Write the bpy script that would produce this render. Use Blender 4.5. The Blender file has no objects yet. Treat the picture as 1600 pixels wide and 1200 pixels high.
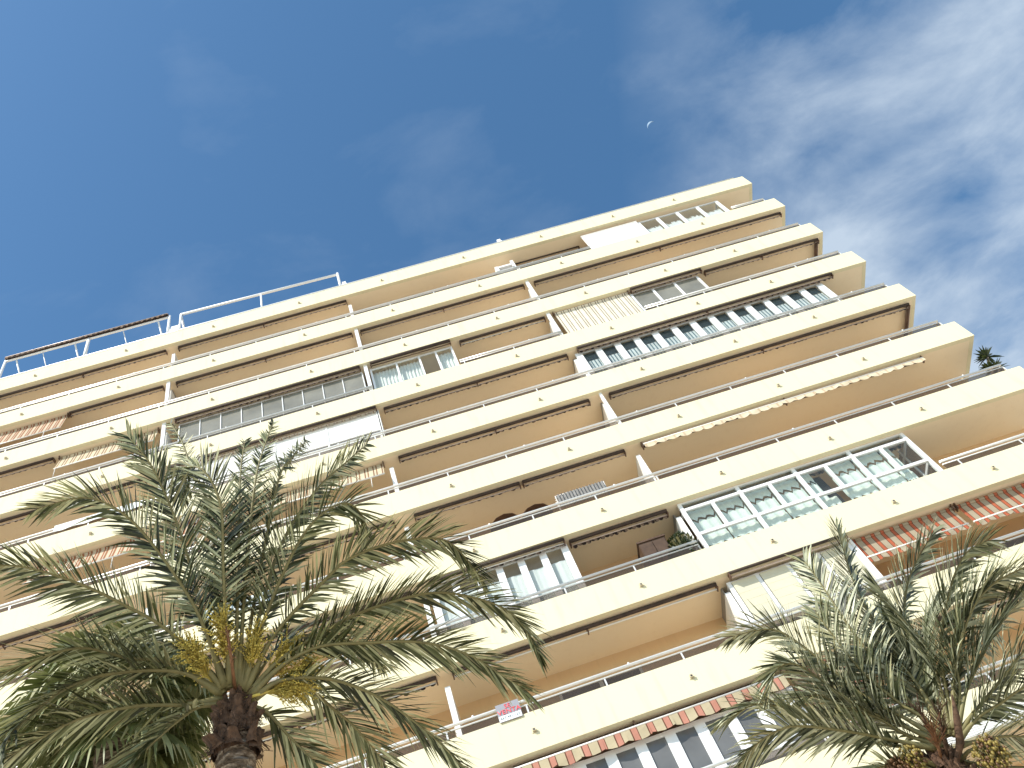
import bpy, bmesh, math, random
from mathutils import Vector, Matrix
random.seed(7)
S = bpy.context.scene
COL = S.collection
R = math.radians

# ------------------------------------------------------------------ helpers
class MB:
    """collects boxes, tubes and strips; build() links them as ONE mesh object"""
    def __init__(s): s.v=[]; s.f=[]; s.m=[]; s.sm=[]; s.tone={}
    def face(s, pts, mi=0, smooth=False):
        i=len(s.v); s.v += [tuple(p) for p in pts]; s.f.append(tuple(range(i,i+len(pts)))); s.m.append(mi); s.sm.append(smooth)
    def box(s, x0,x1,y0,y1,z0,z1, mi=0):
        i=len(s.v)
        s.v += [(x0,y0,z0),(x1,y0,z0),(x1,y1,z0),(x0,y1,z0),(x0,y0,z1),(x1,y0,z1),(x1,y1,z1),(x0,y1,z1)]
        for q in ((0,3,2,1),(4,5,6,7),(0,1,5,4),(1,2,6,5),(2,3,7,6),(3,0,4,7)):
            s.f.append(tuple(i+k for k in q)); s.m.append(mi); s.sm.append(False)
    def tube(s, pts, r, n=6, mi=0, cap=True, smooth=True):
        pts=[Vector(p) for p in pts]
        rs = r if isinstance(r,(list,tuple)) else [r]*len(pts)
        i0=len(s.v); prev=None
        for k,p in enumerate(pts):
            t=(pts[min(k+1,len(pts)-1)]-pts[max(k-1,0)])
            if t.length<1e-9: t=Vector((0,0,1))
            t.normalize()
            if prev is None:
                a=Vector((0,0,1)) if abs(t.z)<.9 else Vector((1,0,0))
                u=t.cross(a).normalized()
            else:
                u=(prev-t*prev.dot(t)).normalized()
            prev=u; w=t.cross(u)
            for j in range(n):
                a=2*math.pi*j/n; q=p+(u*math.cos(a)+w*math.sin(a))*rs[k]; s.v.append(tuple(q))
        for k in range(len(pts)-1):
            for j in range(n):
                a=i0+k*n+j; b=i0+k*n+(j+1)%n
                s.f.append((a,b,b+n,a+n)); s.m.append(mi); s.sm.append(smooth)
        if cap:
            s.f.append(tuple(i0+j for j in reversed(range(n)))); s.m.append(mi); s.sm.append(False)
            e=i0+(len(pts)-1)*n
            s.f.append(tuple(e+j for j in range(n))); s.m.append(mi); s.sm.append(False)
    def ball(s, c, r, mi=0, seg=6, ring=4, sq=1.0):
        i0=len(s.v); c=Vector(c)
        s.v.append(tuple(c+Vector((0,0,r*sq))))
        for a in range(1,ring):
            th=math.pi*a/ring
            for b in range(seg):
                ph=2*math.pi*b/seg
                s.v.append(tuple(c+Vector((r*math.sin(th)*math.cos(ph),r*math.sin(th)*math.sin(ph),r*sq*math.cos(th)))))
        s.v.append(tuple(c-Vector((0,0,r*sq)))); e=len(s.v)-1
        for b in range(seg):
            s.f.append((i0,i0+1+b,i0+1+(b+1)%seg)); s.m.append(mi); s.sm.append(True)
            q=i0+1+(ring-2)*seg
            s.f.append((e,q+(b+1)%seg,q+b)); s.m.append(mi); s.sm.append(True)
        for a in range(ring-2):
            for b in range(seg):
                p=i0+1+a*seg
                s.f.append((p+b,p+seg+b,p+seg+(b+1)%seg,p+(b+1)%seg)); s.m.append(mi); s.sm.append(True)
    def mesh(s, name, mats):
        me=bpy.data.meshes.new(name); me.from_pydata(s.v,[],s.f)
        for m in (mats if isinstance(mats,(list,tuple)) else [mats]): me.materials.append(m)
        me.polygons.foreach_set('material_index', s.m); me.polygons.foreach_set('use_smooth', s.sm)
        if s.tone:
            a=me.attributes.new('tone','FLOAT','POINT'); a.data.foreach_set('value',[s.tone.get(i,.5) for i in range(len(s.v))])
        me.update(); return me
    def build(s, name, mats, parent=None, loc=(0,0,0)):
        return link(name, s.mesh(name,mats), parent, loc)
def link(name, me, parent=None, loc=(0,0,0)):
    o=bpy.data.objects.new(name, me); COL.objects.link(o); o.location=loc
    if parent is not None: o.parent=parent
    return o
def tag(o, label=None, cat=None, group=None, kind=None):
    if label: o['label']=label
    if cat: o['category']=cat
    if group: o['group']=group
    if kind: o['kind']=kind
    return o
def thing(name, label, cat, loc=(0,0,0), group=None):
    o=bpy.data.objects.new(name,None); COL.objects.link(o); o.location=loc; o.empty_display_size=.2
    return tag(o,label,cat,group)

# ------------------------------------------------------------------ materials
def nodes(name):
    m=bpy.data.materials.new(name); m.use_nodes=True; nt=m.node_tree
    return m, nt, nt.nodes['Principled BSDF'], nt.nodes['Material Output']
def noise(nt, scale, detail=4, coord='Object', mapping=None, rough=.55):
    tc=nt.nodes.new('ShaderNodeTexCoord'); n=nt.nodes.new('ShaderNodeTexNoise')
    n.inputs['Scale'].default_value=scale; n.inputs['Detail'].default_value=detail; n.inputs['Roughness'].default_value=rough
    src=tc.outputs[coord]
    if mapping:
        mp=nt.nodes.new('ShaderNodeMapping'); mp.inputs['Scale'].default_value=mapping
        nt.links.new(src,mp.inputs['Vector']); src=mp.outputs['Vector']
    nt.links.new(src,n.inputs['Vector']); return n.outputs['Fac']
def ramp(nt, fac, stops):
    r=nt.nodes.new('ShaderNodeValToRGB'); e=r.color_ramp.elements
    while len(e)<len(stops): e.new(.5)
    for k,(p,c) in enumerate(stops): e[k].position=p; e[k].color=(*c,1)
    nt.links.new(fac,r.inputs['Fac']); return r.outputs['Color']
def mix(nt, fac, a, b, mode='MIX'):
    x=nt.nodes.new('ShaderNodeMix'); x.data_type='RGBA'; x.blend_type=mode
    for sock,val in ((x.inputs['Factor'],fac),(x.inputs['A'],a),(x.inputs['B'],b)):
        if isinstance(val,(int,float)): sock.default_value=val
        elif isinstance(val,tuple): sock.default_value=(*val,1)
        else: nt.links.new(val,sock)
    return x.outputs['Result']
def plain(name, col, rough=.6, var=.12, scale=3, metal=0, spec=.4, bump=0):
    m,nt,b,o=nodes(name)
    f=noise(nt,scale)
    d=tuple(c*(1-var) for c in col); l=tuple(min(1,c*(1+var)) for c in col)
    nt.links.new(ramp(nt,f,[(.3,d),(.7,l)]),b.inputs['Base Color'])
    b.inputs['Roughness'].default_value=rough; b.inputs['Metallic'].default_value=metal; b.inputs['Specular IOR Level'].default_value=spec
    if bump:
        bp=nt.nodes.new('ShaderNodeBump'); bp.inputs['Strength'].default_value=bump; bp.inputs['Distance'].default_value=.02
        nt.links.new(noise(nt,scale*12),bp.inputs['Height']); nt.links.new(bp.outputs['Normal'],b.inputs['Normal'])
    return m
def plaster(name, col, stain):
    m,nt,b,o=nodes(name)
    big=noise(nt,.35,5); streak=noise(nt,1.0,4,mapping=(5,5,.5)); fine=noise(nt,28,3)
    c=ramp(nt,big,[(.35,tuple(x*.965 for x in col)),(.65,col)])
    c=mix(nt,ramp(nt,streak,[(.54,(0,0,0)),(.80,(.55,.55,.55))]),c,stain)
    c=mix(nt,ramp(nt,fine,[(.4,(.02,.02,.02)),(.7,(.0,.0,.0))]),c,stain)
    nt.links.new(c,b.inputs['Base Color']); b.inputs['Roughness'].default_value=.82; b.inputs['Specular IOR Level'].default_value=.2
    bp=nt.nodes.new('ShaderNodeBump'); bp.inputs['Strength'].default_value=.25; bp.inputs['Distance'].default_value=.01
    nt.links.new(fine,bp.inputs['Height']); nt.links.new(bp.outputs['Normal'],b.inputs['Normal'])
    return m
def stripes(name, period, bands, rough=.85, trans=.25, axis='X'):
    """bands: [(end fraction, colour)...] along the local X axis"""
    m,nt,b,o=nodes(name)
    tc=nt.nodes.new('ShaderNodeTexCoord'); sp=nt.nodes.new('ShaderNodeSeparateXYZ'); nt.links.new(tc.outputs['Object'],sp.inputs[0])
    dv=nt.nodes.new('ShaderNodeMath'); dv.operation='DIVIDE'; nt.links.new(sp.outputs[axis],dv.inputs[0]); dv.inputs[1].default_value=period
    fr=nt.nodes.new('ShaderNodeMath'); fr.operation='FRACT'; nt.links.new(dv.outputs[0],fr.inputs[0])
    r=nt.nodes.new('ShaderNodeValToRGB'); r.color_ramp.interpolation='CONSTANT'; e=r.color_ramp.elements
    while len(e)<len(bands): e.new(.5)
    p=0
    for k,(end,c) in enumerate(bands): e[k].position=p; e[k].color=(*c,1); p=end
    nt.links.new(fr.outputs[0],r.inputs['Fac'])
    c=mix(nt,ramp(nt,noise(nt,2.5),[(.3,(.0,.0,.0)),(.75,(.3,.3,.3))]),r.outputs['Color'],(.42,.36,.29),'MULTIPLY')
    nt.links.new(c,b.inputs['Base Color']); b.inputs['Roughness'].default_value=rough; b.inputs['Specular IOR Level'].default_value=.15
    t=nt.nodes.new('ShaderNodeBsdfTranslucent'); nt.links.new(c,t.inputs['Color'])
    ms=nt.nodes.new('ShaderNodeMixShader'); ms.inputs[0].default_value=trans
    nt.links.new(b.outputs[0],ms.inputs[1]); nt.links.new(t.outputs[0],ms.inputs[2]); nt.links.new(ms.outputs[0],o.inputs['Surface'])
    return m
def glass(name, col, fac, rough=.08, tint=(.85,.87,.86)):
    m,nt,b,o=nodes(name)
    f=noise(nt,1.3,3)
    nt.links.new(ramp(nt,f,[(.3,tuple(c*.8 for c in col)),(.7,tuple(c*1.15 for c in col))]),b.inputs['Base Color'])
    b.inputs['Roughness'].default_value=rough
    t=nt.nodes.new('ShaderNodeBsdfTransparent'); t.inputs['Color'].default_value=(*tint,1)
    ms=nt.nodes.new('ShaderNodeMixShader'); ms.inputs[0].default_value=fac
    nt.links.new(t.outputs[0],ms.inputs[1]); nt.links.new(b.outputs[0],ms.inputs[2]); nt.links.new(ms.outputs[0],o.inputs['Surface'])
    return m
def foliage(name, dark, mid, light, trans=.15, rough=.45, spec=.45):
    """each leaflet carries its own tone between dark and light"""
    m,nt,b,o=nodes(name)
    oi=nt.nodes.new('ShaderNodeObjectInfo'); at=nt.nodes.new('ShaderNodeAttribute'); at.attribute_name='tone'
    c=ramp(nt,at.outputs['Fac'],[(.05,dark),(.5,mid),(.95,light)])
    c=mix(nt,mix(nt,oi.outputs['Random'],(0,0,0),(.4,.4,.4)),c,mix(nt,.5,c,(.16,.17,.055)))
    c=mix(nt,ramp(nt,noise(nt,9,2),[(.35,(.25,.25,.25)),(.6,(0,0,0))]),c,dark)
    nt.links.new(c,b.inputs['Base Color']); b.inputs['Roughness'].default_value=rough; b.inputs['Specular IOR Level'].default_value=spec
    t=nt.nodes.new('ShaderNodeBsdfTranslucent'); nt.links.new(mix(nt,.5,c,(.20,.24,.04)),t.inputs['Color'])
    ms=nt.nodes.new('ShaderNodeMixShader'); ms.inputs[0].default_value=trans
    nt.links.new(b.outputs[0],ms.inputs[1]); nt.links.new(t.outputs[0],ms.inputs[2]); nt.links.new(ms.outputs[0],o.inputs['Surface'])
    return m
M={}
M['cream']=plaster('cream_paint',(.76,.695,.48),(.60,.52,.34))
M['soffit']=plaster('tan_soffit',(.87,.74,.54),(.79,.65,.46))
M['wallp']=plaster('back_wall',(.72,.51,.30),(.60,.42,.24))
M['floor']=plain('balcony_tile',(.80,.67,.50),.6,.08,2)
M['white']=plain('white_paint',(.80,.79,.76),.5,.05,2)
M['whitem']=plain('white_metal',(.80,.80,.80),.35,.04,2,spec=.5)
M['alu']=plain('aluminium_tube',(.78,.77,.74),.35,.05,5,metal=.25)
M['grey']=plain('grey_metal',(.30,.31,.32),.4,.1,4,metal=.3)
M['brown']=plain('brown_box',(.13,.075,.05),.5,.2,4)
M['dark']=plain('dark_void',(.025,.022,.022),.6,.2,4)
M['glassrail']=glass('railing_glass',(.11,.092,.078),.32,.10,(.74,.70,.66))
M['pane']=glass('window_pane',(.08,.09,.095),.20,.05,(.95,.96,.95))
M['panegrey']=glass('frosted_grey_pane',(.27,.26,.22),.80,.25)
M['paneblue']=glass('blue_grey_pane',(.14,.17,.19),.10,.06,(.97,.985,.98))
M['panemid']=glass('mid_grey_pane',(.17,.17,.17),.85,.2)
M['panedark']=glass('door_pane',(.06,.05,.045),.75,.05)
M['curtw']=plain('white_curtain',(.80,.82,.80),.9,.05,3,spec=.1)
M['curtg']=plain('pale_green_curtain',(.76,.83,.77),.9,.06,3,spec=.1)
M['blind']=plain('beige_blind',(.62,.58,.44),.85,.05,2,spec=.1)
M['wood']=plain('brown_wood',(.085,.05,.03),.55,.25,5)
M['str_roll']=stripes('brown_cream_stripe',.22,[(.55,(.035,.022,.018)),(1,(.21,.14,.10))],trans=.05)
M['str_red']=stripes('red_cream_stripe',.26,[(.58,(.47,.40,.295)),(.64,(.10,.035,.02)),(.94,(.52,.15,.08)),(1,(.10,.035,.02))],trans=.25)
M['str_pink']=stripes('pink_cream_stripe',.36,[(.55,(.58,.49,.33)),(.62,(.16,.07,.045)),(.95,(.58,.27,.20)),(1,(.16,.07,.045))],trans=.2)
M['str_orange']=stripes('orange_cream_stripe',.25,[(.42,(.66,.57,.43)),(.60,(.40,.15,.08)),(.74,(.66,.57,.43)),(1,(.38,.17,.09))],trans=.25)
M['str_tan']=stripes('tan_cream_stripe',.27,[(.5,(.68,.60,.44)),(.64,(.26,.14,.08)),(.85,(.68,.60,.44)),(1,(.32,.18,.10))],trans=.2)
M['str_thin']=stripes('thin_line_stripe',.27,[(.56,(.86,.80,.66)),(.66,(.17,.11,.07)),(.90,(.86,.80,.66)),(1,(.17,.11,.07))],trans=.15)
M['str_blue']=stripes('blue_white_stripe',.12,[(.62,(.82,.87,.88)),(1,(.16,.24,.29))],trans=.15)
M['teal']=plain('dark_teal_shade_strip',(.035,.055,.055),.6,.1,3)  # colour of the slab shade painted in behind the long enclosure's panes
M['rollerdark']=plain('rolled_cloth',(.055,.036,.028),.8,.3,5)
M['spout']=plain('spout_clay',(.50,.44,.32),.7,.15,9)
M['str_cream']=stripes('cream_valance',.30,[(.8,(.80,.70,.52)),(1,(.66,.52,.36))],trans=.2)
M['pinkbar']=plain('awning_bar',(.62,.50,.43),.4,.08,6,metal=.1)
M['whitebar']=plain('white_awning_bar',(.80,.78,.74),.4,.05,6)
M['leaf']=foliage('date_leaf',(.010,.015,.005),(.085,.102,.036),(.56,.57,.34),trans=.08)
M['leafr']=foliage('grey_green_leaf',(.020,.027,.012),(.20,.22,.125),(.66,.67,.48),trans=.08)
M['fan']=foliage('fan_leaf',(.020,.030,.010),(.15,.175,.065),(.50,.51,.27),trans=.10)
M['dry']=foliage('dry_tip',(.30,.27,.14),(.44,.42,.24),(.62,.60,.38),.2,.6)
M['rachis']=plain('frond_stalk',(.20,.175,.075),.6,.2,8)
M['yellow']=plain('flower_strand',(.56,.44,.10),.6,.5,12)
M['datefruit']=plain('date_fruit',(.21,.155,.035),.5,.5,30)
M['datebrown']=plain('ripe_date_fruit',(.12,.06,.025),.5,.5,30)
M['redbloom']=plain('orange_strand',(.24,.115,.055),.6,.25,20)
def bark(name):
    m,nt,b,o=nodes(name)
    f=noise(nt,3,6,mapping=(2.2,2.2,13),rough=.7); g=noise(nt,26,4)
    c=ramp(nt,f,[(.36,(.05,.034,.022)),(.5,(.19,.14,.10)),(.64,(.44,.37,.29))])
    nt.links.new(mix(nt,ramp(nt,g,[(.35,(.5,.5,.5)),(.6,(0,0,0))]),c,(.06,.04,.028)),b.inputs['Base Color']); b.inputs['Roughness'].default_value=.9
    bp=nt.nodes.new('ShaderNodeBump'); bp.inputs['Strength'].default_value=.9; bp.inputs['Distance'].default_value=.03
    nt.links.new(f,bp.inputs['Height']); nt.links.new(bp.outputs['Normal'],b.inputs['Normal'])
    return m
M['bark']=bark('palm_bark')
M['boot']=plain('leaf_base_fibre',(.105,.058,.034),.85,.6,14,bump=.6)
M['cutend']=plain('cut_stalk_end',(.30,.20,.11),.85,.5,18)
M['succ']=foliage('yucca_leaf',(.02,.035,.012),(.06,.085,.028),(.16,.20,.07),.15)
M['terra']=plain('terracotta_pot',(.50,.30,.22),.8,.15,6)
M['cloth']=plain('grey_cloth',(.20,.195,.19),.9,.25,9)
M['signgrey']=plain('sign_grey',(.30,.30,.33),.5,.05,4)
M['signwhite']=plain('sign_white',(.85,.85,.85),.5,.03,4)
M['signred']=plain('sign_red_ink',(.80,.10,.12),.5,.03,4)
M['signink']=plain('sign_dark_ink',(.16,.22,.24),.5,.03,4)
M['moon']=plain('moon_rock',(.30,.40,.52),1,.15,.08,spec=0)
M['paving']=plain('light_paving',(.56,.51,.43),.85,.12,.6)

# ------------------------------------------------------------------ dimensions of the block
ZB=36.4; FH=2.9; NR=12; PAR=.95; DEP=1.53; XL=-41.0
DIV=[-32.9,-25.6,-18.3,-11.3]
GAPS={7:[(-11.33,-4.42)],1:[(-8.15,-1.78)],3:[(-18.22,-15.05),(-11.25,-8.05)]}
def zt(k): return ZB-FH*k          # underside of the k-th balcony slab from the top
ORD=['topmost','second','third','fourth','fifth','sixth','seventh','eighth','ninth','tenth','eleventh','twelfth']

# ground
g=MB(); g.box(-260,220,-260,220,-.3,0)
tag(g.build('ground',M['paving']),'light paved ground in front of the apartment block',None,None,'structure')

block=thing('apartment_building','tall cream apartment block with long stacked balconies rising above the palms','building',(0,0,0))
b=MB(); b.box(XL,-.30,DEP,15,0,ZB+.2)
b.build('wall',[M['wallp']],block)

# one spout mesh and one door mesh shared by all copies
sp=MB(); sp.box(-.038,.038,-.065,0,-.03,.038); sp.box(-.06,.06,-.012,.0,-.05,-.036)
sp.tube([(0,-.070,.0),(0,-.064,.0)],.022,8,1)
SPOUT=sp.mesh('drain_spout',[M['spout'],M['dark']])
dm=MB()
for a,c in ((0,.07),(1.0,1.1),(2.03,2.1)): dm.box(a,c,-.05,0,0,2.1)
dm.box(.07,1.0,-.05,0,2.03,2.1); dm.box(1.1,2.03,-.05,0,2.03,2.1); dm.box(.07,1.0,-.05,0,0,.08); dm.box(1.1,2.03,-.05,0,0,.08)
DOOR=dm.mesh('sliding_door',[M['white']])
pm=MB(); pm.box(.07,1.0,-.032,-.022,.08,2.03); pm.box(1.1,2.03,-.024,-.014,.08,2.03)
DPANE=pm.mesh('door_pane',[M['panedark']])
SPX=[-38.3,-34.7,-31.1,-27.46,-23.86,-20.26,-16.72,-13.15,-9.66,-6.38,-3.53]
BAYS=[(XL,-32.97),(-32.83,-25.67),(-25.53,-18.37),(-18.23,-11.37),(-11.23,-.16)]

for k in range(NR):
    z=zt(k)
    mb=MB()
    mb.box(XL,0,0,.14,z,z+PAR,0)                               # front parapet, full height
    mb.box(XL,-.14,.14,DEP,z+.004,z+.19,1)                     # slab, its underside is the soffit
    mb.box(XL,-.14,.14,DEP,z+.19,z+.2,2)                       # floor tiles
    mb.box(-.14,0,.14,DEP+.35,z,z+PAR,0)                       # end parapet
    bal=mb.build('balcony',[M['cream'],M['soffit'],M['floor']],block)
    if k<10:
        for x in SPX[(0 if k in (0,) else 1):] if k else SPX[1:]:
            link('drain_spout',SPOUT,bal,(x+random.uniform(-.03,.03),0,z+.45+random.uniform(-.02,.02)))
    # railing on the parapet: two tubes, posts, and a return along the end
    rl=MB(); top=z+(1.32 if k else 1.14); low=z+(1.20 if k else 1.03)
    e=-.33
    gaps=sorted(GAPS.get(k,[])); xs_=[XL]+[v for g_ in gaps for v in g_]+[e]
    hid=lambda x: any(p<x<q for p,q in gaps)
    for p,q in zip(xs_[::2],xs_[1::2]):
        tail_=[(e,DEP)] if q==e else []
        rl.tube([(p,.07,top),(q,.07,top)]+[(u,v,top) for u,v in tail_],.038 if k else .045,8)
        rl.tube([(p,.07,low),(q,.07,low)]+[(u,v,low) for u,v in tail_],.022,6)
    x=e-.02
    while x>XL:
        if not hid(x): rl.box(x-.018,x+.018,.055,.085,z+PAR,low-.02)
        x-=1.82
    x=e-1.2
    while x>XL:                                                # small clamp heads above the rail
        if not hid(x): rl.ball((x,.07,top+.045),.035)
        x-=3.64 if random.random()<.5 else 5.46
    rl.build('railing',M['alu'],bal)
    if k:
        for (a,c) in BAYS:
            gm=MB(); c2=min(c,e); cut=[v for g_ in gaps if a-.3<g_[0]<c for v in (max(a,g_[0]),min(c2,g_[1]))]; seg=[a]+cut+[c2]
            seg=[(p,q) for p,q in zip(seg[::2],seg[1::2]) if q-p>.15]
            for p,q in seg[:-1]:
                g2=MB(); g2.box(p,q,.066,.074,z+PAR+.004,low-.02); g2.build('glass_panel',M['glassrail'],bal)
            if not seg: continue
            gm.box(*seg[-1],.066,.074,z+PAR+.004,low-.02)
            if c2==e: gm.box(e-.004,e+.004,.08,DEP,z+PAR+.004,low-.02)
            gm.build('glass_panel',M['glassrail'],bal)
    if k and k<11:
        for (a,c) in BAYS:
            n=2 if c>-1 else 1
            for j in range(n):
                d=link('sliding_door',DOOR,block,(a+(c-a)*((j+.5)/n)-1.05,DEP-.004,z+.21)); link('door_pane',DPANE,d)

# dividers between the flats
def divider(k,x,top=.34,y0=.30,th=.13,mat='white'):
    z=zt(k); m=MB(); m.box(x-th/2,x+th/2,y0,DEP-.002,z-FH+.2,z-top)
    return m.build('balcony_divider',M[mat],block)
def post(k,x,w=.14,y=.10,d=.10,top=0.0):
    z=zt(k); m=MB(); m.box(x-w/2,x+w/2,y,y+d,z-FH+PAR+.002,z-.002-top); return m.build('post',M['whitem'],block)
for k in range(0,11):
    for x in DIV: divider(k,x)
for k,x in ((1,DIV[1]),(2,DIV[1]),(1,DIV[2]),(2,DIV[2]),(1,DIV[3]),(2,DIV[3]),(4,DIV[3])): post(k,x,.13 if k<4 else .09)
# side screens closing the top of some dividers (dark gap above the wall)
for k,x in ((1,DIV[1]),(1,DIV[2]),(3,DIV[3]),(4,DIV[3]),(6,DIV[3]),(7,DIV[3])):
    z=zt(k); m=MB(); m.box(x-.02,x+.02,.5,DEP-.004,z-.338,z-.004); m.build('divider_screen',M['grey'],block)
# roof-terrace end walls
for x,w,h in ((DIV[1],.42,1.95),(DIV[2],.22,1.75),(DIV[3],.22,1.75)):
    m=MB(); z=ZB
    m.box(x-w/2,x+w/2,.16,.75,z+.2,z+h-.25); m.box(x-w/2+.03,x+w/2-.03,.19,.6,z+h-.25,z+h); m.build('roof_divider',M['white'],block)

# ------------------------------------------------------------------ glazed balcony enclosures
def enclosure(k,xs,mw,pane,y=.24,top=.0,bars=(),bw=.06,curtain=None,cy=.14,frame='whitem',depth=.07,name='glazed_enclosure',closed=(),ends=True,mull_top=None,sill=.06):
    """frame with mullions at xs; one pane (and curtain) per opening"""
    z1=zt(k)-top-.003; z0=zt(k)-FH+PAR+.003; f=MB()
    mt=z1 if mull_top is None else zt(k)-mull_top
    for x in xs: f.box(x-mw/2,x+mw/2,y,y+depth,z0,z1)
    for a,c in zip(xs[:-1],xs[1:]):
        f.box(a+mw/2,c-mw/2,y+.006,y+depth-.006,z1-bw,z1-.002); f.box(a+mw/2,c-mw/2,y+.006,y+depth-.006,z0+.002,z0+sill)
        for h in bars: f.box(a+mw/2,c-mw/2,y+.004,y+depth-.004,zt(k)-h-bw/2,zt(k)-h+bw/2)
    if ends:
        for x in (xs[0],xs[-1]):
            f.box(x-.03,x+.03,y+depth+.001,y+depth+.05,z0,z1); f.box(x-.03,x+.03,DEP-.06,DEP-.002,z0,z1)
            f.box(x-.025,x+.025,y+depth+.05,DEP-.06,z1-.06,z1-.002); f.box(x-.025,x+.025,y+depth+.05,DEP-.06,z0+.002,z0+.06)
    fr=f.build(name,M[frame],block)
    for i,(a,c) in enumerate(zip(xs[:-1],xs[1:])):
        p=MB(); p.box(a+mw/2-.005,c-mw/2+.005,y+depth/2-.004,y+depth/2+.004,z0+.03,z1-.03)
        p.build('window_pane',M[pane],fr)
        if curtain and i not in closed: curtain(fr,a+mw/2-.02,c-mw/2+.02,y+depth+cy,z0+.02,z1-.04,i)
    if ends:
        for x in (xs[0],xs[-1]):
            p=MB(); p.box(x-.004,x+.004,y+depth+.045,DEP-.055,z0+.05,z1-.05); p.build('window_pane',M[pane],fr)
    return fr
def folds(mat,amp=.025,per=.13,z_top=0,z_bot=0,name='curtain'):
    def fn(fr,x0,x1,y,z0,z1,i):
        m=MB(); n=max(6,int((x1-x0)/.022)); ph=random.uniform(0,6)
        P=[]
        for j in range(n+1):
            x=x0+(x1-x0)*j/n; P.append((x,y+amp*math.sin(2*math.pi*x/per+ph)+amp*.4*math.sin(2*math.pi*x/per*2.7+ph*2)))
        zs=(z0+z_bot,(z0+z1)/2,z1-z_top)
        for a in range(2):
            for (p,q) in zip(P[:-1],P[1:]): m.face([(p[0],p[1],zs[a]),(q[0],q[1],zs[a]),(q[0],q[1],zs[a+1]),(p[0],p[1],zs[a+1])],0,True)
        o=m.build(name,M[mat],fr); return o
    return fn
def flat(mat,z_top=0,z_bot=0,name='blind'):
    def fn(fr,x0,x1,y,z0,z1,i):
        m=MB(); m.box(x0,x1,y,y+.012,z0+z_bot,z1-z_top)
        z=z0+z_bot+.12
        while z<z1-z_top: m.box(x0,x1,y-.0025,y-.0005,z,z+.012); z+=.24
        return m.build(name,M[mat],fr)
    return fn
def lin(a,b,n): return [a+(b-a)*i/n for i in range(n+1)]

# top floor: white closed panel and four panes
def pelmet_curtain(fr,x0,x1,y,z0,z1,i):
    m=MB(); n=14
    for j in range(n):
        a=x0+(x1-x0)*j/n; c=x0+(x1-x0)*(j+1)/n; zz=z1-.5-.16*random.random()
        m.face([(a,y,z0),(c,y,z0),(c,y,zz),((a+c)/2,y+.01,zz+.16),(a,y,zz)])
    m.build('curtain',M['curtw'],fr)
enclosure(0,[-5.5,-4.64,-3.72,-2.78,-1.86],.13,'paneblue',top=.22,curtain=pelmet_curtain,cy=.12)
m=MB(); z=zt(0); m.box(-8.08,-5.57,.18,.24,z-FH+PAR+.003,z-.25); m.box(-8.10,-5.55,.16,.26,z-.25,z-.20)
for x in lin(-7.9,-5.75,12): m.box(x-.004,x+.004,.174,.18,z-1.5,z-.3)
m.build('white_panel',M['white'],block)
# second row of enclosures (third balcony)
enclosure(2,lin(-25.1,-18.48,9),.03,'panegrey',top=.16,bw=.04,sill=.10)
enclosure(2,[-18.15,-17.2,-16.35,-15.72,-15.12],.07,'paneblue',top=.14,curtain=folds('curtw'),closed=(2,),sill=.05)
enclosure(2,[-8.05,-7.2,-6.32,-5.40],.09,'panegrey',top=.12,bars=(1.42,),bw=.05)
# fourth balcony: white shutters with a dark slot, and the long curtained one
z=zt(3); m=MB()
for i,(a,c) in enumerate(zip(lin(-25.3,-18.3,4)[:-1],lin(-25.3,-18.3,4)[1:])):
    m.box(a+.03,c-.03,.20,.25,z-1.22,z-.04)
    zz=z-1.20
    while zz<z-.06: m.box(a+.05,c-.05,.194,.2,zz,zz+.012); zz+=.06
for x in lin(-25.3,-18.3,4): m.box(x-.03,x+.03,.18,.26,z-FH+PAR+.003,z-.004)
m.box(-25.27,-18.33,.19,.25,z-FH+PAR+.003,z-1.42)
m.build('roller_shutter',M['white'],block)
m=MB(); m.box(-25.3,-18.3,.27,.29,z-1.45,z-1.2); m.build('dark_slot',M['dark'],block)
m=MB(); m.box(-18.3,-18.24,.18,DEP-.004,z-FH+PAR+.003,z-.05); m.build('side_panel',M['white'],block)
enclosure(3,lin(-11.12,-2.0,13),.23,'paneblue',top=.10,curtain=folds('str_blue',.003,.3,.46,0),cy=.06,bw=.05)
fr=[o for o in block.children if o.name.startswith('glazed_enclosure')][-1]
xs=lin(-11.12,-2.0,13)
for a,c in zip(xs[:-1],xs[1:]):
    m=MB(); m.box(a+.1,c-.1,.375,.385,zt(3)-.56,zt(3)-.12); m.build('blind',M['teal'],fr)  # added dark strip, stands in for slab shade above the striped curtain
# seventh balcony
enclosure(6,lin(-18.05,-14.45,6),.19,'paneblue',top=.05,curtain=folds('curtw',.008,.4,.40,0),cy=.05,bw=.07,sill=.08)
# eighth: beige blinds
enclosure(7,[-11.16,-10.43,-9.62,-8.80,-7.98],.10,'panegrey',top=.10,curtain=None,cy=.0,bw=.06)
fr=[o for o in block.children if o.name.startswith('glazed_enclosure')][-1]
for a,c in zip([-11.16,-10.43,-9.62,-8.80],[-10.43,-9.62,-8.80,-7.98]):
    flat('blind',.02,.02)(fr,a+.06,c-.06,.215,zt(7)-FH+PAR+.05,zt(7)-.14,0)
m=MB(); m.box(-7.93,-7.86,.2,DEP-.004,zt(7)-FH+PAR+.003,zt(7)-.003); m.build('side_panel',M['white'],block)
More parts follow.
